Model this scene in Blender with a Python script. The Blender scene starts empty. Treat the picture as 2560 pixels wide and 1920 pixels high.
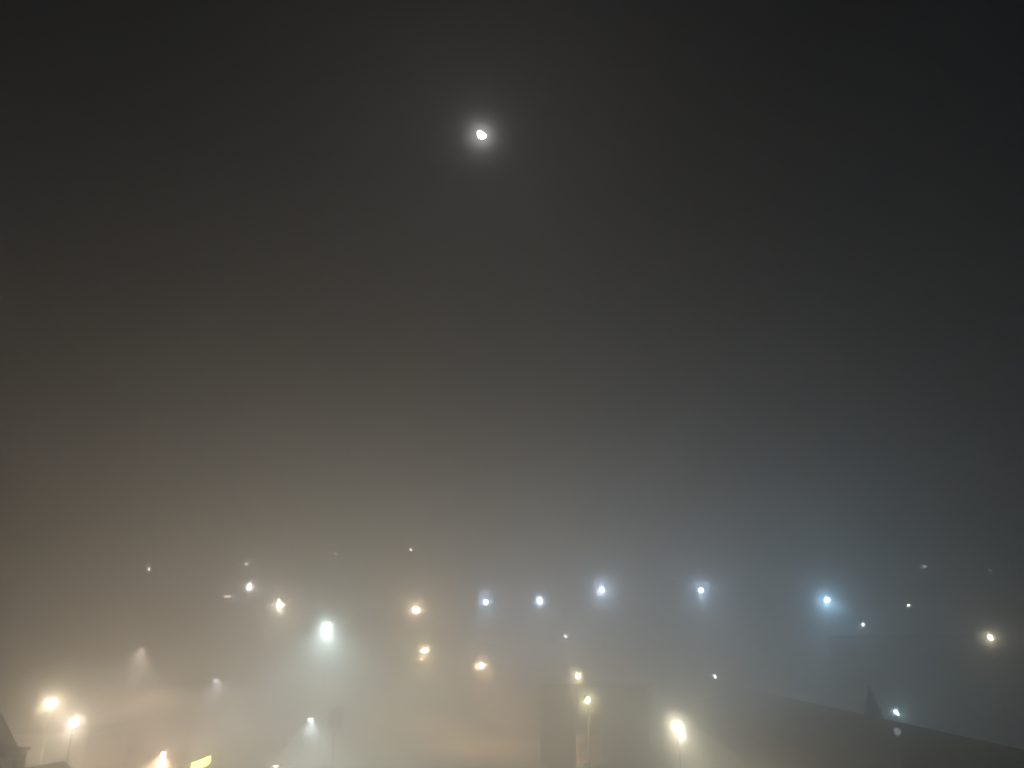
import bpy, bmesh, math, random
from mathutils import Vector, Matrix, Euler, noise

random.seed(7)
sc = bpy.context.scene
C = sc.collection
R = math.radians

# ------------------------------------------------------------------ camera
FPX, VH, CAMZ = 1934.0, 1640.0, 11.0          # focal length and eye level in photo pixels, eye height in metres
PITCH = math.atan((VH - 960.0) / FPX)
cam_d = bpy.data.cameras.new('camera')
cam_d.sensor_width = 36.0
cam_d.lens = 36.0 * FPX / 2560.0
cam_d.clip_start, cam_d.clip_end = 0.1, 12000.0
cam = bpy.data.objects.new('camera', cam_d)
C.objects.link(cam)
cam.location = (0, 0, CAMZ)
cam.rotation_euler = (math.pi / 2 + PITCH, 0, 0)
sc.camera = cam


def ray(u, v):
    """direction of a photo pixel, scaled so that its y (distance ahead) is 1"""
    d = Vector(((u - 1280.0) / FPX, 1.0, (960.0 - v) / FPX))
    c, s = math.cos(PITCH), math.sin(PITCH)
    d = Vector((d.x, d.y * c - d.z * s, d.y * s + d.z * c))
    return d / d.y


def at(u, v, D):
    return Vector((0, 0, CAMZ)) + ray(u, v) * D


# ------------------------------------------------------------------ sky, moonlight, exposure
moon_dir = ray(1205, 335).normalized()
MOON_EL = math.asin(moon_dir.z)
MOON_AZ = math.atan2(moon_dir.x, moon_dir.y)
world = bpy.data.worlds.new('World')
sc.world = world
world.use_nodes = True
wn = world.node_tree.nodes
bg = wn['Background']
skyt = wn.new('ShaderNodeTexSky')
skyt.sky_type = 'NISHITA'
skyt.sun_disc = False
skyt.sun_elevation = MOON_EL
skyt.sun_rotation = MOON_AZ
world.node_tree.links.new(skyt.outputs[0], bg.inputs[0])
bg.inputs[1].default_value = 0.0006

vs = sc.view_settings
vs.view_transform = 'Standard'
vs.look = 'None'
vs.exposure = 0.66
vs.gamma = 1.0
vs.use_curve_mapping = False
sc.render.engine = 'CYCLES'
cy = sc.cycles
cy.use_denoising = True
cy.max_bounces = 8
cy.diffuse_bounces = 2
cy.volume_bounces = 7
cy.transparent_max_bounces = 16
cy.sample_clamp_indirect = 4.0
cy.sample_clamp_direct = 0.0
cy.caustics_reflective = cy.caustics_refractive = False
cy.use_light_tree = True

# ------------------------------------------------------------------ materials


def mat(name, col, rough=0.8, var=0.15, scale=3.0, bump=0.0, metal=0.0):
    m = bpy.data.materials.new(name)
    m.use_nodes = True
    nt = m.node_tree
    b = nt.nodes['Principled BSDF']
    tc = nt.nodes.new('ShaderNodeTexCoord')
    n = nt.nodes.new('ShaderNodeTexNoise')
    n.inputs['Scale'].default_value = scale
    n.inputs['Detail'].default_value = 6
    nt.links.new(tc.outputs['Object'], n.inputs['Vector'])
    r = nt.nodes.new('ShaderNodeValToRGB')
    r.color_ramp.elements[0].position, r.color_ramp.elements[1].position = 0.3, 0.7
    r.color_ramp.elements[0].color = (*[c * (1 - var) for c in col], 1)
    r.color_ramp.elements[1].color = (*[min(1, c * (1 + var)) for c in col], 1)
    nt.links.new(n.outputs['Fac'], r.inputs[0])
    nt.links.new(r.outputs[0], b.inputs['Base Color'])
    b.inputs['Roughness'].default_value = rough
    b.inputs['Metallic'].default_value = metal
    if bump:
        bp = nt.nodes.new('ShaderNodeBump')
        bp.inputs['Strength'].default_value = bump
        n2 = nt.nodes.new('ShaderNodeTexNoise')
        n2.inputs['Scale'].default_value = scale * 8
        nt.links.new(tc.outputs['Object'], n2.inputs['Vector'])
        nt.links.new(n2.outputs['Fac'], bp.inputs['Height'])
        nt.links.new(bp.outputs[0], b.inputs['Normal'])
    return m


def glow_mat(name, col, strength):
    """a lit, clear lamp cover: gives off light and lets the lamp inside shine through"""
    m = bpy.data.materials.new(name)
    m.use_nodes = True
    nt = m.node_tree
    nt.nodes.remove(nt.nodes['Principled BSDF'])
    e = nt.nodes.new('ShaderNodeEmission')
    e.inputs[0].default_value = (*col, 1)
    e.inputs[1].default_value = strength
    t = nt.nodes.new('ShaderNodeBsdfTransparent')
    a = nt.nodes.new('ShaderNodeAddShader')
    nt.links.new(e.outputs[0], a.inputs[0])
    nt.links.new(t.outputs[0], a.inputs[1])
    nt.links.new(a.outputs[0], nt.nodes['Material Output'].inputs[0])
    return m


M = {
    'earth': mat('earth', (0.22, 0.175, 0.125), 0.95, 0.3, 0.4, 0.4),
    'asphalt': mat('asphalt', (0.05, 0.05, 0.052), 0.7, 0.2, 1.5, 0.2),
    'paving': mat('paving', (0.22, 0.21, 0.2), 0.85, 0.15, 2.0, 0.1),
    'pole': mat('pole_paint', (0.19, 0.19, 0.18), 0.6, 0.1, 5.0),
    'housing': mat('lamp_housing', (0.25, 0.25, 0.26), 0.5, 0.1, 5.0, 0, 0.2),
    'plaster': mat('pale_plaster', (0.62, 0.58, 0.5), 0.9, 0.1, 1.2, 0.1),
    'warm_plaster': mat('ochre_plaster', (0.5, 0.4, 0.27), 0.9, 0.12, 1.2, 0.1),
    'grey_plaster': mat('grey_plaster', (0.40, 0.42, 0.36), 0.9, 0.15, 1.0, 0.1),
    'dark_plaster': mat('brown_plaster', (0.26, 0.22, 0.17), 0.9, 0.15, 1.0, 0.1),
    'roof': mat('dark_roof_tiles', (0.06, 0.045, 0.038), 0.8, 0.25, 4.0, 0.3),
    'sheet': mat('roof_sheet', (0.055, 0.05, 0.042), 0.6, 0.25, 1.0, 0.15),
    'glass': mat('dark_glass', (0.02, 0.022, 0.025), 0.1, 0.1, 1.0),
    'frame': mat('window_frame', (0.3, 0.28, 0.25), 0.6, 0.1, 4.0),
    'pink': mat('faded_pink_panel', (0.72, 0.44, 0.38), 0.8, 0.15, 2.0),
    'white': mat('white_paint', (0.75, 0.73, 0.7), 0.7, 0.06, 3.0),
    'signback': mat('sign_back', (0.22, 0.22, 0.22), 0.6, 0.1, 3.0),
    'bark': mat('bark', (0.07, 0.05, 0.035), 0.9, 0.3, 6.0, 0.3),
    'needles': mat('needles', (0.03, 0.045, 0.025), 0.85, 0.35, 2.0),
}

# ------------------------------------------------------------------ mesh helpers


def link(name, bm, m, parent=None, smooth=False):
    me = bpy.data.meshes.new(name)
    bmesh.ops.recalc_face_normals(bm, faces=bm.faces)
    bm.to_mesh(me)
    bm.free()
    if m is not None:
        me.materials.append(m)
    if smooth:
        for p in me.polygons:
            p.use_smooth = True
    o = bpy.data.objects.new(name, me)
    C.objects.link(o)
    if parent is not None:
        o.parent = parent
    return o


def tag(o, label, cat, group=None):
    o['label'], o['category'] = label, cat
    if group:
        o['group'] = group
    return o


def thing(name, loc, label, cat, group=None, rz=0.0):
    o = bpy.data.objects.new(name, None)
    C.objects.link(o)
    o.empty_display_size = 0.3
    o.location = loc
    o.rotation_euler = (0, 0, rz)
    return tag(o, label, cat, group)


def box(bm, lo, hi, mtx=None):
    lo, hi = Vector(lo), Vector(hi)
    vs_ = [bm.verts.new((x, y, z)) for z in (lo.z, hi.z) for y in (lo.y, hi.y) for x in (lo.x, hi.x)]
    for f in ((0, 1, 3, 2), (4, 6, 7, 5), (0, 4, 5, 1), (2, 3, 7, 6), (0, 2, 6, 4), (1, 5, 7, 3)):
        bm.faces.new([vs_[i] for i in f])
    if mtx is not None:
        for v in vs_:
            v.co = mtx @ v.co
    return vs_


def tube(bm, pts, radii, n=10):
    pts = [Vector(p) for p in pts]
    rings = []
    for i, p in enumerate(pts):
        a = pts[max(i - 1, 0)]
        b = pts[min(i + 1, len(pts) - 1)]
        q = (b - a).normalized().to_track_quat('Z', 'Y')
        rings.append([bm.verts.new(p + q @ Vector((math.cos(t) * radii[i], math.sin(t) * radii[i], 0)))
                      for t in [2 * math.pi * k / n for k in range(n)]])
    for a, b in zip(rings, rings[1:]):
        for k in range(n):
            bm.faces.new((a[k], a[(k + 1) % n], b[(k + 1) % n], b[k]))
    bm.faces.new(rings[0][::-1])
    bm.faces.new(rings[-1])


def lathe(bm, prof, n=20, mtx=None):
    rings = []
    new = []
    for r, z in prof:
        ring = [bm.verts.new((r * math.cos(2 * math.pi * k / n), r * math.sin(2 * math.pi * k / n), z)) for k in range(n)]
        rings.append(ring)
        new += ring
    for a, b in zip(rings, rings[1:]):
        for k in range(n):
            bm.faces.new((a[k], a[(k + 1) % n], b[(k + 1) % n], b[k]))
    bm.faces.new(rings[0][::-1])
    bm.faces.new(rings[-1])
    if mtx is not None:
        for v in new:
            v.co = mtx @ v.co


# ------------------------------------------------------------------ the lamps of the place (photo pixel, distance, height above ground)
WARM = (1.0, 0.80, 0.58)
CREAM = (1.0, 0.90, 0.74)
WHITE = (0.93, 1.0, 0.94)
PINK = (1.0, 0.86, 0.78)
BLUE = (0.56, 0.80, 1.0)
GREY = (0.95, 1.0, 1.0)
ROW = 'blue-white street lamps along the hillside road'
FAR = 'faint far lamps high on the foggy slope'
# key: u, v, D, pole height, colour, point W, spot W, spot aim (x,y), head (w,h) px, roll deg, lens strength at the eye, label, group
LAMPS = [
    ('flood_a', 130, 1758, 43.0, 8.0, (1, 0.83, 0.55), 165, 4200, (-0.3, 0.5), (26, 26), 0, 6, 'big cream-white street lamp over the pale house, the farther of two', 'pair of big cream-white street lamps'),
    ('flood_b', 184, 1806, 38.0, 7.5, (1, 0.88, 0.7), 85, 1600, (-0.1, -0.35), (26, 27), 0, 6, 'big cream-white street lamp over the small dark ridge roof', 'pair of big cream-white street lamps'),
    ('kerb', 408, 1885, 54.0, 5.0, (1, 0.64, 0.4), 60, 45000, (0, -0.3), (13, 18), 0, 5, 'small pinkish white street lamp with narrow beam beside the yellow sign', None),
    ('cone', 819, 1567, 60.0, 8.0, (0.76, 0.97, 0.95), 200, 9000, (0.1, -0.35), (17, 24), 0, 6, 'brightest white street lamp pouring a wide cone of light downhill', None),
    ('white_b', 700, 1511, 73.1, 8.0, (1, 0.9, 0.7), 331, 4000, (0, -0.3), (15, 13), 0, 6, 'white street lamp with pale green halo, uphill of the brightest white one', None),
    ('small_b', 624, 1470, 84.0, 7.0, (0.95, 0.92, 0.95), 220, 0, (0, 0), (7, 7), 0, 2.5, 'tiny blue-white lamp uphill of the white lamp with green halo', None),
    ('blur', 568, 1491, 85.5, 6.0, CREAM, 10, 0, (0, 0), (22, 7), 0, 0.2, 'faint wide smear of a lamp next to the tiny blue-white one', None),
    ('far_a', 372, 1423, 88.6, 6.0, CREAM, 10, 0, (0, 0), (8, 8), 0, 0.35, 'faint pin-prick lamp alone on the slope above the faintest cone lamp', FAR),
    ('far_b', 615, 1409, 90.2, 6.0, CREAM, 10, 0, (0, 0), (9, 8), 0, 0.35, 'faint pin-prick lamp right above the tiny blue-white lamp', FAR),
    ('far_c', 840, 1383, 91.7, 6.0, CREAM, 10, 0, (0, 0), (8, 8), 0, 0.21, 'faintest pin-prick lamp on the slope between two others', FAR),
    ('far_d', 1028, 1374, 90.2, 6.0, CREAM, 10, 0, (0, 0), (9, 8), 0, 0.35, 'faint pin-prick lamp high above the small cream lamp', FAR),
    ('dim_a', 354, 1625, 76.2, 7.0, (1, 0.86, 0.72), 5, 10500, (0.1, -0.3), (20, 14), 0, 0.1, 'dim grey street lamp with faint cone, uphill of the pair of big lamps', None),
    ('dim_b', 540, 1701, 70.0, 7.0, (0.95, 0.9, 1), 5, 3000, (0.45, -0.3), (17, 12), 0, 0.12, 'dim grey street lamp throwing a soft slanting cone', None),
    ('dim_c', 777, 1799, 52.0, 6.0, (0.77, 0.96, 1), 5, 4000, (0.25, -0.3), (17, 14), 0, 0.22, 'dim grey-white street lamp with soft cone beside the dark sign', None),
    ('low', 690, 1915, 50.0, 4.0, (1, 0.8, 0.6), 3, 5000, (0, 0), (16, 8), 0, 0.08, 'faint low lamp downhill of the dim lamp by the dark sign', None),
    ('cream', 1041, 1524, 77.8, 7.0, (1, 0.76, 0.5), 504, 0, (0, 0), (10, 13), -35, 5, 'small cream lamp at the head of the blue-white row', None),
    ('warm_a', 1062, 1627, 71.0, 7.0, (1, 0.78, 0.42), 79, 3500, (0.1, -0.3), (14, 12), 0, 6, 'warm white street lamp between the small cream lamp and the ochre house', None),
    ('warm_b', 1203, 1663, 66.0, 7.0, (1, 0.70, 0.40), 50, 7000, (.3, .2), (15, 13), 0, 6, 'warm white street lamp lighting the ochre house wall', None),
    ('wall_a', 1445, 1689, 58.0, 7.0, (1, 0.8, 0.5), 30, 0, (0, 0), (11, 15), 28, 6, 'small cream lamp level with the roof of the dark block', None),
    ('wall_b', 1469, 1750, 41, 6.0, (1, 0.93, 0.5), 32, 950, (0.1, 0.35), (12, 16), 35, 6, 'cream street lamp in front of the dark block above the pink board', None),
    ('big', 1695, 1817, 33.0, 6.0, (1, 0.95, 0.70), 70, 3000, (0.35, -0.25), (22, 23), 0, 8, 'large yellow-white street lamp flooding the long dark roof', None),
    ('row_a', 1215, 1505, 82.4, 8.0, (0.45, 0.71, 1), 319, 2600, (0, -0.3), (12, 14), 0, 5, 'blue-white street lamp next to the small cream lamp, first of the hillside row', ROW),
    ('row_b', 1350, 1501, 80.3, 8.0, (0.6, 0.76, 1), 266, 2600, (0, -0.3), (10, 12), -20, 5, 'blue-white street lamp second along the hillside row from the cream lamp', ROW),
    ('row_c', 1506, 1475, 77.8, 8.0, (0.6, 0.8, 1), 502, 2600, (0, -0.3), (9, 11), -20, 5, 'blue-white street lamp in the middle of the hillside row of five', ROW),
    ('row_d', 1753, 1475, 74.7, 8.0, (0.52, 0.73, 1), 413, 2600, (0, -0.3), (11, 12), 15, 5, 'blue-white street lamp second along the hillside row from the grey block', ROW),
    ('row_e', 2068, 1500, 73, 8.0, (0.38, 0.72, 1), 520, 5500, (0, -0.3), (13, 13), 15, 6, 'blue-white street lamp at the end of the row, behind the grey block', ROW),
    ('bead_a', 1414, 1590, 79.3, 6.0, (1, 0.97, 0.92), 10, 0, (0, 0), (7, 14), -30, 0.42, 'dim grey lamp below the hillside row above the ochre house roof', None),
    ('bead_b', 1787, 1691, 73.1, 5.0, (1, 0.97, 0.92), 10, 0, (0, 0), (8, 15), -30, 0.42, 'dim slanted grey lamp just above the ridge of the long dark roof', None),
    ('bead_c', 2158, 1561, 73.1, 6.0, (0.95, 1, 1), 10, 0, (0, 0), (10, 13), 35, 0.42, 'dim grey lamp just above the roof of the grey block', None),
    ('bead_d', 2271, 1513, 80.9, 6.0, (0.95, 1, 1), 10, 0, (0, 0), (9, 9), 0, 0.56, 'dim round grey lamp far uphill of the grey block', None),
    ('far_e', 2310, 1417, 90.2, 6.0, GREY, 5, 0, (0, 0), (9, 9), 0, 0.092, 'barely visible lamp uphill of the dim round grey lamp', 'barely visible lamps behind the grey block'),
    ('far_f', 2476, 1427, 90.2, 6.0, GREY, 5, 0, (0, 0), (11, 9), 0, 0.084, 'barely visible lamp high above the cream lamp with soft round halo', 'barely visible lamps behind the grey block'),
    ('warm_r', 2475, 1593, 48.0, 7.0, (1, 0.88, 0.6), 40, 0, (0, 0), (9, 17), -38, 5, 'cream lamp with soft round halo beyond the grey block', None),
    ('bar', 2240, 1780, 54.0, 4.0, (0.5, 0.85, 1), 35, 0, (0, 0), (8, 19), -32, 0.9, 'slanted bluish bar lamp behind the high edge of the long dark roof', None),
]
LP = {r[0]: at(r[1], r[2], r[3]) for r in LAMPS}

# ------------------------------------------------------------------ ground: a valley with the town's slope rising behind it
GP = [(LP[r[0]].x, LP[r[0]].y, LP[r[0]].z - r[4]) for r in LAMPS]
GP += [(0, -30, 12), (0, 0, 9.0), (-30, 0, 9), (30, 0, 8), (0, 12, 5.2), (-15, 12, 4.5), (15, 12, 4), (0, 25, 1), (-12, 30, 0), (12, 28, 0.5),
       (2, 74, 3.2), (6, 74, 3.2), (2, 80, 4.0), (6, 80, 4.0), (10, 66, 3.2), (22, 35, 2), (24, 55, 3.5), (26, 75, 4.5), (-60, 40, 0), (60, 40, 3), (-80, 100, 6), (80, 100, 8), (35, 60, 4)]
GP += [(x, y, 22.0) for x in range(-250, 251, 50) for y in (175, 210)]
GP += [(x, y, 22.0) for x in range(-250, 251, 50) for y in (280, 340)]
GP += [(s * 200, y, 10 + y * .06) for s in (-1, 1) for y in (0, 50, 100, 150)]


def ground_z(x, y):
    sw = swz = 1e-9
    for px, py, pz in GP:
        d2 = (px - x) ** 2 + (py - y) ** 2
        w = 1.0 / (d2 / 60.0 + 1.0) ** 2
        sw += w
        swz += w * pz
    return min(23.0, swz / sw)


bm = bmesh.new()
xs = [-700, -500, -380, -300] + list(range(-240, -80, 16)) + list(range(-80, 81, 4)) + list(range(96, 241, 16)) + [300, 380, 500, 700]
ys = [-500, -300, -180, -100, -60] + list(range(-40, 180, 4)) + [190, 210, 240, 280, 340, 420, 520, 700]
grid = [[bm.verts.new((x, y, ground_z(x, y) + 0.25 * noise.noise(Vector((x * .11, y * .11, 0))))) for x in xs] for y in ys]
for j in range(len(ys) - 1):
    for i in range(len(xs) - 1):
        bm.faces.new((grid[j][i], grid[j][i + 1], grid[j + 1][i + 1], grid[j + 1][i]))
g = link('ground', bm, M['earth'], smooth=True)
g['kind'] = 'structure'


def road(name, pts, width, m, lift):
    pts = [Vector((p[0], p[1])) for p in pts]
    fine = []
    for a, b in zip(pts, pts[1:]):
        n = max(1, int((b - a).length / 2.0))
        fine += [a.lerp(b, k / n) for k in range(n)]
    fine.append(pts[-1])
    bm = bmesh.new()
    prev = None
    for i, p in enumerate(fine):
        d = (fine[min(i + 1, len(fine) - 1)] - fine[max(i - 1, 0)]).normalized()
        nrm = Vector((-d.y, d.x))
        zc = ground_z(p.x, p.y) + lift
        l, r = p + nrm * width / 2, p - nrm * width / 2
        ring = [bm.verts.new((l.x, l.y, zc - 0.9)), bm.verts.new((l.x, l.y, zc)), bm.verts.new((r.x, r.y, zc)), bm.verts.new((r.x, r.y, zc - 0.9))]
        if prev:
            for k in range(3):
                bm.faces.new((prev[k], prev[k + 1], ring[k + 1], ring[k]))
        prev = ring
    o = link(name, bm, m)
    o['kind'] = 'structure'
    return o


road('hillside_road', [(-14, 92), (-4, 86.5), (4, 83), (10, 80.5), (18, 78), (30, 75), (46, 70)], 6.5, M['asphalt'], 0.35)
road('hillside_pavement', [(-14, 96.2), (-3, 90.6), (6, 86.8), (11.5, 84.5), (19, 82.2), (31, 79.2), (47.5, 74)], 1.6, M['paving'], 0.48)
road('valley_street', [(-20, 20), (-22, 40), (-20.5, 60), (-21, 80), (-26, 100)], 6.5, M['asphalt'], 0.35)

# ------------------------------------------------------------------ street lamps
PWK, SWK = 1.0, 1.0
FOG = ((0.040, 0.8), (0.006, 0.988))           # two droplet sizes: density per metre, forward scattering
SIG = sum(f[0] for f in FOG)                                   # extinction of the fog per metre


def lamp(key, u, v, D, ph, col, pw, sw, aim, head, roll, strength, label, group):
    p = LP[key]
    w, h = .74 * head[0] * D / FPX, .74 * head[1] * D / FPX
    arm = (2.3 if sw else 1.4) + 0.3 * random.random()
    rd = ray(u, v)
    bx, by = p.x + rd.x * arm, p.y + arm        # the post stands behind its lamp
    gz = ground_z(bx, by)
    root = thing('street_lamp', (bx, by, gz - 0.05), label, 'street lamp', group)
    top = p.z + h * .5 + 0.10 - gz
    bm = bmesh.new()
    tube(bm, [(0, 0, -0.6), (0, 0, 0.9), (0, 0, 0.95), (0, 0, top - .35)], [.06, .06, .045, .03], 10)
    link('pole', bm, M['pole'], root, True)
    bm = bmesh.new()
    lathe(bm, [(.17, -0.1), (.17, 0.06), (.12, 0.09), (.09, 0.2)], 12)
    link('base_flange', bm, M['pole'], root)
    L = Vector((p.x - bx, p.y - by, p.z - gz + 0.05))
    bm = bmesh.new()
    tube(bm, [(0, 0, top - .4), (L.x * .1, L.y * .1, top - .12), (L.x * .45, L.y * .45, top - .02), (L.x * .8, L.y * .8, L.z + h * .5 + .05)],
         [.04, .036, .032, .03], 8)
    link('arm', bm, M['pole'], root, True)
    rm = Matrix.Translation(L) @ Matrix.Rotation(R(roll), 4, 'Y')
    # shallow hood above the lens
    bm = bmesh.new()
    lathe(bm, [(w * .30, h * .46), (w * .46, h * .40), (w * .50, h * .34), (w * .47, h * .55), (w * .25, h * .66), (.02, h * .70)], 18,
          rm)
    hd = link('lamp_head', bm, M['housing'], root, True)
    bm = bmesh.new()
    bmesh.ops.create_uvsphere(bm, u_segments=12, v_segments=8, radius=0.5)
    for q in bm.verts:
        q.co = rm @ Vector((q.co.x * w, q.co.y * w, q.co.z * h))
    # the glowing lens is the light: its radiance follows from its power and its face area
    area = math.pi / 4 * w * h
    rad = max(pw * PWK / (4 * math.pi * area), strength / math.exp(-SIG * D))
    link('lens', bm, glow_mat('lit_lens_' + key, col, rad), root, True)
    if sw:
        ld = bpy.data.lights.new('down_light', 'SPOT')
        ld.energy, ld.color, ld.shadow_soft_size = sw * SWK, col, min(.1, w * .25)
        ld.spot_size, ld.spot_blend = R(140), 1.0
        lo = bpy.data.objects.new('down_light', ld)
        C.objects.link(lo)
        lo.parent, lo.location = root, L - Vector((0, 0, h * .2))
        lo.rotation_euler = Vector((aim[0], aim[1], -1)).to_track_quat('-Z', 'Y').to_euler()
    return root


for row in LAMPS:
    lamp(*row)

# ------------------------------------------------------------------ buildings


def wall_windows(root, p0, p1, z0, z1, nx, nz, w=1.0, h=1.3, parent=None):
    """window parts on the wall from p0 to p1 (local plan points, outside on the right-hand side)"""
    p0, p1 = Vector((*p0, 0)), Vector((*p1, 0))
    d = (p1 - p0)
    ln = d.length
    d.normalize()
    out = Vector((d.y, -d.x, 0))
    for j in range(nz):
        for i in range(nx):
            c = p0 + d * ln * (i + .5) / nx
            zc = z0 + (z1 - z0) * (j + .55) / nz
            mt = Matrix.Translation(Vector((c.x, c.y, zc))) @ Matrix((d, out, Vector((0, 0, 1)))).transposed().to_4x4()
            bm = bmesh.new()
            t = .07
            box(bm, (-w / 2, -.05, -h / 2), (-w / 2 + t, .05, h / 2), mt)
            box(bm, (w / 2 - t, -.05, -h / 2), (w / 2, .05, h / 2), mt)
            box(bm, (-w / 2 + t, -.05, h / 2 - t), (w / 2 - t, .05, h / 2), mt)
            box(bm, (-w / 2 + t, -.05, -h / 2), (w / 2 - t, .05, -h / 2 + t), mt)
            box(bm, (-.03, -.04, -h / 2 + t), (.03, .04, h / 2 - t), mt)
            f = link('window', bm, M['frame'], root)
            bm = bmesh.new()
            box(bm, (-w / 2 + t, -.02, -h / 2 + t), (w / 2 - t, .02, h / 2 - t), mt)
            link('pane', bm, M['glass'], f)
            bm = bmesh.new()
            box(bm, (-w / 2 - .08, -.04, -h / 2 - .07), (w / 2 + .08, .14, -h / 2 - .002), mt)
            link('sill', bm, M['frame'], f)


def block(name, corner, d, length, depth, ztop, wallm, roofm, label, roof='flat', rise=2.0, over=.4, win=(4, 2), cat='building'):
    """a house: corner = plan point of the near left corner, d = plan direction of its front, depth goes to the left of d"""
    d = Vector((d[0], d[1])).normalized()
    rz = math.atan2(d.y, d.x)
    zs = [ground_z(*(Vector(corner) + d * a + Vector((-d.y, d.x)) * b)) for a in (0, length) for b in (0, depth)]
    z0 = min(zs) - .5
    root = thing(name, (corner[0], corner[1], z0), label, cat, rz=rz)
    H = ztop - z0
    bm = bmesh.new()
    box(bm, (0, 0, 0), (length, depth, H))
    link('wall', bm, wallm, root)
    bm = bmesh.new()
    if roof == 'flat':
        box(bm, (-.12, -.12, H), (length + .12, depth + .12, H + .22))
        r = link('roof', bm, roofm, root)
    else:
        o = over
        t = .18
        prof = [(-o, H - .25), (depth / 2, H + rise), (depth + o, H - .25), (depth + o, H - .25 + t), (depth / 2, H + rise + t * 1.15), (-o, H - .25 + t)]
        a = [bm.verts.new((-o, y, z)) for y, z in prof]
        b = [bm.verts.new((length + o, y, z)) for y, z in prof]
        bm.faces.new(a)
        bm.faces.new(b[::-1])
        for k in range(6):
            bm.faces.new((a[k], b[k], b[(k + 1) % 6], a[(k + 1) % 6]))
        r = link('roof', bm, roofm, root)
        for xx in (0, length):
            bm = bmesh.new()
            x0, x1 = (xx + .002, xx + .2) if xx == 0 else (xx - .2, xx - .002)
            va = [bm.verts.new((x0, y, z)) for y, z in ((0.05, H - .02), (depth - .05, H - .02), (depth / 2, H + rise - .1))]
            vb = [bm.verts.new((x1, y, z)) for y, z in ((0.05, H - .02), (depth - .05, H - .02), (depth / 2, H + rise - .1))]
            bm.faces.new(va)
            bm.faces.new(vb[::-1])
            for k in range(3):
                bm.faces.new((va[k], vb[k], vb[(k + 1) % 3], va[(k + 1) % 3]))
            link('gable', bm, wallm, root)
        bm = bmesh.new()
        box(bm, (length * .7, depth * .55, H + rise * .3), (length * .7 + .6, depth * .55 + .6, H + rise + .8))
        box(bm, (length * .7 - .08, depth * .55 - .08, H + rise + .8), (length * .7 + .68, depth * .55 + .68, H + rise + .92))
        link('chimney', bm, wallm, r)
    if win:
        zb = max(zs) - z0 + .6
        if H - zb > 1.6:
            n2 = max(1, min(win[1], int((H - zb) / 1.8)))
            wh = min(1.3, (H - zb) / n2 * .6)
            wall_windows(root, (0, 0), (length, 0), zb, H - .2, win[0], n2, 1.0, wh)
            wall_windows(root, (0, depth), (0, 0), zb, H - .2, max(1, win[0] // 2), n2, 1.0, wh)
    return root


def plan(u, D):
    p = at(u, 1640, D)
    return (p.x, p.y)


# dark block whose left corner stands in front of the warm glow
P0, P1 = at(1348, 1712, 62.5), at(1500, 1684, 100)
dd = Vector((P1.x - P0.x, P1.y - P0.y)).normalized()
block('town_house', (P0.x + dd.x * 9, P0.y + dd.y * 9), (-dd.x, -dd.y), 9.0, 8.0, P0.z - .22, M['dark_plaster'], M['roof'],
      'dark flat-roofed block whose corner cuts the warm lamp glow', win=(3, 2))
# ochre house behind it, lit by the warm street lamp, dark roof above
P0 = at(1215, 1700, 74.5)
block('ochre_house', (P0.x, P0.y), (1, .16), 9.6, 8.0, at(1300, 1668, 75.5).z, M['warm_plaster'], M['roof'],
      'ochre house wall in warm lamplight under a dark roof', 'gable', 1.9, .5, (4, 2))
# grey block at the right with its left edge upright in the blue glow
P0 = at(2070, 1590, 66)
block('apartment_block', (P0.x, P0.y), (1, -.5), 17.0, 9.0, P0.z - .22, M['grey_plaster'], M['roof'],
      'grey flat-roofed block rising dark against the blue lamp glow', win=(5, 3))
# pale house under the two big lamps
P0 = at(5, 1836, 50)
block('pale_house', (P0.x, P0.y), (1, .10), 4.8, 7.0, P0.z - .22, M['plaster'], M['white'],
      'pale plastered house wall lit by the two big street lamps', win=(2, 2))
# small dark ridge roof below them
P0 = at(160, 1903, 35.5)
dd = Vector((.23, 1)).normalized()
nn = Vector((-dd.y, dd.x))
cc = Vector((P0.x, P0.y)) - dd * 7.35 - nn * 1.9
block('low_house', (cc.x, cc.y), dd, 7.0, 3.8, P0.z - 1.2, M['plaster'], M['roof'],
      'low house with dark ridge roof below the big street lamps', 'gable', 1.0, .35, (2, 1))

# steep dark roof that comes in at the left, its eave tip pointing at the pale house
tip = at(52, 1880, 33)
gz = ground_z(tip.x - 3, tip.y + 3)
root = thing('steep_roof_house', (tip.x, tip.y, gz - .3), 'house with steep dark roof whose eave overlaps the pale house', 'building', rz=R(40))
H = tip.z - gz + .3
bm = bmesh.new()
box(bm, (-6.4, 0.4, 0), (-.75, 7.6, H - .1))
link('wall', bm, M['plaster'], root)
bm = bmesh.new()
prof = [(0, 0), (-.95, 1.5), (-6.2, 1.7), (-7.2, 0), (-7.2, -.16), (0, -.16)]
a = [bm.verts.new((x, 0, H + z)) for x, z in prof]
b = [bm.verts.new((x, 8.0, H + z)) for x, z in prof]
bm.faces.new(a)
bm.faces.new(b[::-1])
for k in range(6):
    bm.faces.new((a[k], b[k], b[(k + 1) % 6], a[(k + 1) % 6]))
link('roof', bm, M['roof'], root)
wall_windows(root, (-6.4, .4), (-.75, .4), H * .3, H - .3, 2, 1, 1.0, 1.3)

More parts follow.
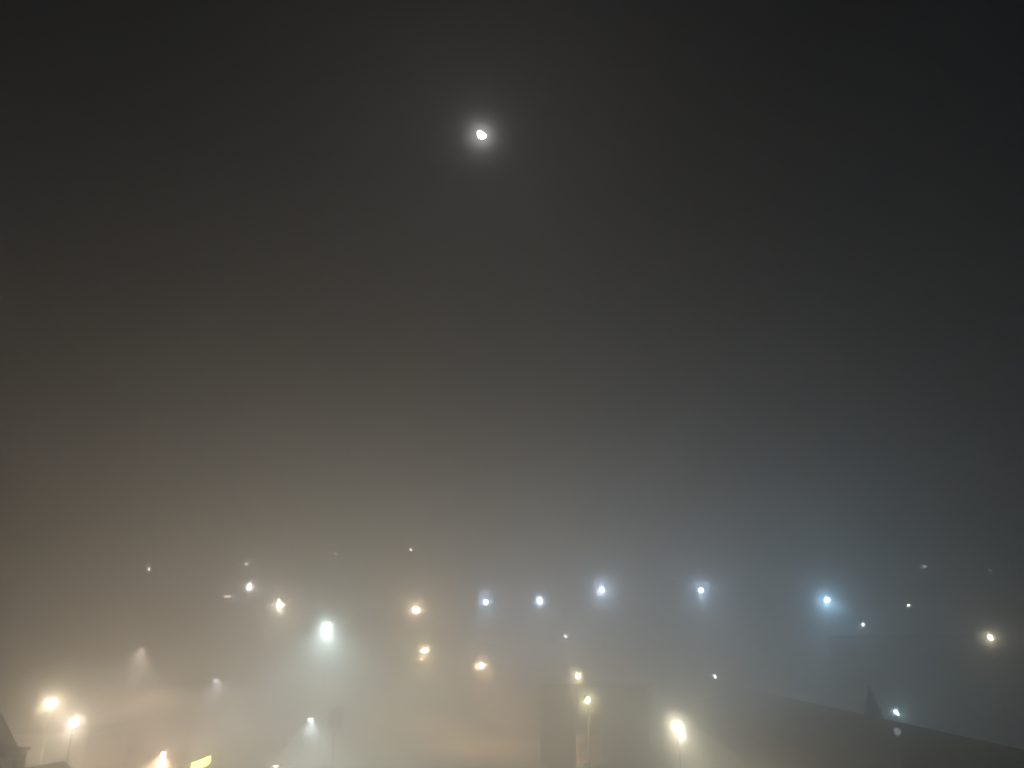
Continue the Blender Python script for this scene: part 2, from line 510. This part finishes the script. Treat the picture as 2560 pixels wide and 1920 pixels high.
# long dark hall: mono-pitch roof, its high edge running away up the valley on the right
Z = CAMZ - 2.45
ax, ay, bx_, by_ = 13.1, 18.2, 18.6, 68.6
d = Vector((bx_ - ax, by_ - ay))
LEN = d.length
rz = math.atan2(d.y, d.x)
z0 = min(ground_z(ax, ay), ground_z(bx_, by_), ground_z(15, 40)) - 1
root = thing('long_hall', (ax, ay, z0), 'long dark hall with single-pitch roof running up the valley', 'building', rz=rz)
H = Z - z0
WID, DROP = 5.2, 1.7
bm = bmesh.new()
prof = [(-.25, 0), (-.25, H - .22), (WID - .3, H - DROP - .05), (WID - .3, 0)]
a = [bm.verts.new((.3, y, z)) for y, z in prof]
b = [bm.verts.new((LEN - .3, y, z)) for y, z in prof]
bm.faces.new(a)
bm.faces.new(b[::-1])
for k in range(4):
    bm.faces.new((a[k], b[k], b[(k + 1) % 4], a[(k + 1) % 4]))
link('wall', bm, M['dark_plaster'], root)
n_sheet = 40
for k in range(n_sheet):
    bm = bmesh.new()
    x0, x1 = LEN * k / n_sheet, LEN * (k + 1) / n_sheet - .02
    va = [bm.verts.new(c) for c in ((x0, -.5, H - .12), (x1, -.5, H - .12), (x1, WID, H - DROP - .06), (x0, WID, H - DROP - .06),
                                    (x0, -.5, H), (x1, -.5, H), (x1, WID, H - DROP + .06), (x0, WID, H - DROP + .06))]
    for f in ((0, 3, 2, 1), (4, 5, 6, 7), (0, 1, 5, 4), (1, 2, 6, 5), (2, 3, 7, 6), (3, 0, 4, 7)):
        bm.faces.new([va[i] for i in f])
    link('roof_sheet', bm, M['sheet'], root)
wall_windows(root, (LEN - 2, WID - .3), (2, WID - .3), 1.8, H - DROP - .6, 12, 1, 1.4, 1.0)
# dim glowing globe added on that roof in place of a faint reflection
p = at(2243, 1829, 25.6)
t = thing('roof_glow', (p.x, p.y, p.z - .25), 'dim smudge of reflected glow on the long dark roof, an added globe', 'glow')
bm = bmesh.new()
tube(bm, [(0, 0, -1.2), (0, 0, .12)], [.03, .025], 8)
link('stem', bm, M['pole'], t)
bm = bmesh.new()
bmesh.ops.create_uvsphere(bm, u_segments=14, v_segments=10, radius=.11)
for q in bm.verts:
    q.co.z += .25
link('globe', bm, glow_mat('lit_globe', (.85, .9, 1), .12), t, True)

# ------------------------------------------------------------------ signs and boards
# yellow light box on two posts, set along the street
p0, p1 = at(481, 1917, 45.0), at(523, 1905, 48.0)
d = (p1 - p0)
d.z = 0
ln = d.length
rz = math.atan2(d.y, d.x)
gz = ground_z(p0.x, p0.y)
t = thing('light_box_sign', (p0.x, p0.y, gz), 'glowing yellow light box sign on two posts by the street', 'sign', rz=rz)
zc = p0.z - gz
bm = bmesh.new()
box(bm, (.05, -.09, zc - .23), (ln - .05, .09, zc + .23))
bmesh.ops.bevel(bm, geom=bm.edges[:], offset=.05, segments=2, affect='EDGES')
m2 = bpy.data.materials.new('lit_yellow_sign')
m2.use_nodes = True
pb = m2.node_tree.nodes['Principled BSDF']
pb.inputs['Base Color'].default_value = (.8, .7, .2, 1)
pb.inputs['Emission Color'].default_value = (1.0, .92, .22, 1)
pb.inputs['Emission Strength'].default_value = 8.0
link('panel', bm, m2, t)
bm = bmesh.new()
box(bm, (0, -.11, zc - .30), (ln, .11, zc - .235))
box(bm, (0, -.11, zc + .235), (ln, .11, zc + .27))
link('frame', bm, M['signback'], t)
for xx in (.3, ln - .3):
    bm = bmesh.new()
    tube(bm, [(xx, 0, -.4), (xx, 0, zc - .3)], [.05, .05], 8)
    link('post', bm, M['pole'], t)

# back of a road sign, dark against the lit fog
p = at(840, 1794, 55)
gz = ground_z(p.x, p.y)
t = thing('road_sign', (p.x, p.y, gz), 'dark back of a rectangular road sign on a post', 'sign')
zc = p.z - gz
w, h = 34 * 55 / FPX, 44 * 55 / FPX
bm = bmesh.new()
box(bm, (-w / 2, -.02, zc - h / 2), (w / 2, .02, zc + h / 2))
bmesh.ops.bevel(bm, geom=[e for e in bm.edges if abs(e.verts[0].co.y - e.verts[1].co.y) > .01], offset=.07, segments=3, affect='EDGES')
link('plate', bm, M['signback'], t)
for zz in (-.25, .25):
    bm = bmesh.new()
    box(bm, (-w * .4, -.055, zc + zz * h - .025), (w * .4, -.022, zc + zz * h + .025))
    link('rail', bm, M['signback'], t)
bm = bmesh.new()
tube(bm, [(0, -.1, -.4), (0, -.1, zc + h * .35)], [.045, .045], 10)
link('post', bm, M['signback'], t)

# pink board with pale ledge
p0, p1 = at(1442, 1875, 44.0), at(1504, 1862, 46.5)
d = p1 - p0
d.z = 0
ln = d.length
rz = math.atan2(d.y, d.x)
gz = ground_z(p0.x, p0.y)
t = thing('notice_board', (p0.x, p0.y, gz), 'faded pink board with pale ledge along its foot', 'board', rz=rz)
zc = p0.z - gz
bm = bmesh.new()
box(bm, (.06, -.03, zc - .62), (ln - .06, .03, zc + .62))
link('panel', bm, M['pink'], t)
bm = bmesh.new()
box(bm, (.0, -.05, zc + .625), (ln, .05, zc + .70))
box(bm, (.0, -.05, zc - .62), (.055, .05, zc + .625))
box(bm, (ln - .055, -.05, zc - .62), (ln, .05, zc + .625))
link('frame', bm, M['pink'], t)
bm = bmesh.new()
box(bm, (.15, -.06, zc + .28), (.62, -.032, zc + .55))
link('notice', bm, M['white'], t)
bm = bmesh.new()
box(bm, (-.05, -.32, zc - .84), (ln + .05, .06, zc - .63))
link('ledge', bm, M['white'], t)
for xx in (.2, ln - .2):
    bm = bmesh.new()
    tube(bm, [(xx, .08, -.4), (xx, .08, zc + .5)], [.04, .04], 8)
    link('post', bm, M['pole'], t)

# ------------------------------------------------------------------ conifer behind the long roof
p = at(2172, 1712, 37.5)
gz = ground_z(p.x, p.y)
t = thing('conifer_tree', (p.x, p.y, gz - .1), 'dark pointed conifer standing behind the long dark roof', 'tree')
HT = p.z - gz
bm = bmesh.new()
tube(bm, [(0, 0, -.3), (.05, 0, HT * .4), (.02, .03, HT * .75), (0, 0, HT * .98)], [.16, .11, .06, .015], 8)
link('trunk', bm, M['bark'], t, True)
bm = bmesh.new()
for k in range(900):
    f = random.random() ** .8
    z = HT * (.12 + .88 * f)
    rad = (2.3 * (1 - f) ** .9 + .02) * random.uniform(.75, 1.12)
    ang = random.random() * 6.283
    out = Vector((math.cos(ang), math.sin(ang), 0))
    nseg = max(3, int(rad * 14))
    for s in range(nseg):
        q = (s + random.random()) / nseg
        c = out * rad * q + Vector((0, 0, z - .35 * rad * q + .05 * math.sin(q * 6)))
        sz = (.13 + .10 * (1 - q)) * (.3 + .7 * min(1, (1 - f) * 3))
        dv = Vector((random.gauss(0, 1), random.gauss(0, 1), random.gauss(0, .6))).normalized()
        ev = dv.cross(out + Vector((0, 0, random.uniform(-1, 1)))).normalized()
        a_, b_, c_ = c - dv * sz, c + dv * sz, c + ev * sz * .5 + out * sz * .8
        bm.faces.new([bm.verts.new(a_), bm.verts.new(b_), bm.verts.new(c_)])
link('crown', bm, M['needles'], t)

# ------------------------------------------------------------------ moon
MD, MR = 5000.0, 5000.0 * 11.0 / FPX
mp = Vector((0, 0, CAMZ)) + moon_dir * MD
bm = bmesh.new()
bmesh.ops.create_uvsphere(bm, u_segments=32, v_segments=20, radius=MR)
dark = mat('moon_night_side', (.02, .02, .02), 1.0)
lit = bpy.data.materials.new('moon_lit_side')
lit.use_nodes = True
pb = lit.node_tree.nodes['Principled BSDF']
pb.inputs['Base Color'].default_value = (.1, .1, .1, 1)
pb.inputs['Emission Color'].default_value = (1, .98, .95, 1)
pb.inputs['Emission Strength'].default_value = 72.0
up = Vector((0, 0, 1))
right = Vector((1, 0, 0))
upv = right.cross(moon_dir).normalized()
sdir = (-right * .52 - upv * .85 - moon_dir * .42).normalized()     # where the sunlight comes from: a gibbous moon
o = link('moon', bm, lit, smooth=True)
o.data.materials.append(dark)
for pl in o.data.polygons:
    pl.material_index = 0 if pl.normal.dot(sdir) > 0 else 1
o.location = mp
tag(o, 'small bright gibbous moon hanging in the foggy night sky', 'moon')

# ------------------------------------------------------------------ fog
bm = bmesh.new()
box(bm, (-760, -560, -8), (760, 760, 25.6))
hz = link('haze', bm, None)
hz['kind'] = 'stuff'
fm = bpy.data.materials.new('fog_air')
fm.use_nodes = True
nt = fm.node_tree
for n in list(nt.nodes):
    nt.nodes.remove(n)
out = nt.nodes.new('ShaderNodeOutputMaterial')
add = nt.nodes.new('ShaderNodeAddShader')
for k, (dens, g_) in enumerate(FOG):
    pv = nt.nodes.new('ShaderNodeVolumePrincipled')
    pv.inputs['Color'].default_value = (.98, .98, .98, 1)
    pv.inputs['Density'].default_value = dens
    pv.inputs['Density Attribute'].default_value = ''
    pv.inputs['Color Attribute'].default_value = ''
    pv.inputs['Temperature Attribute'].default_value = ''
    pv.inputs['Anisotropy'].default_value = g_
    nt.links.new(pv.outputs[0], add.inputs[k])
nt.links.new(add.outputs[0], out.inputs['Volume'])
hz.data.materials.append(fm)
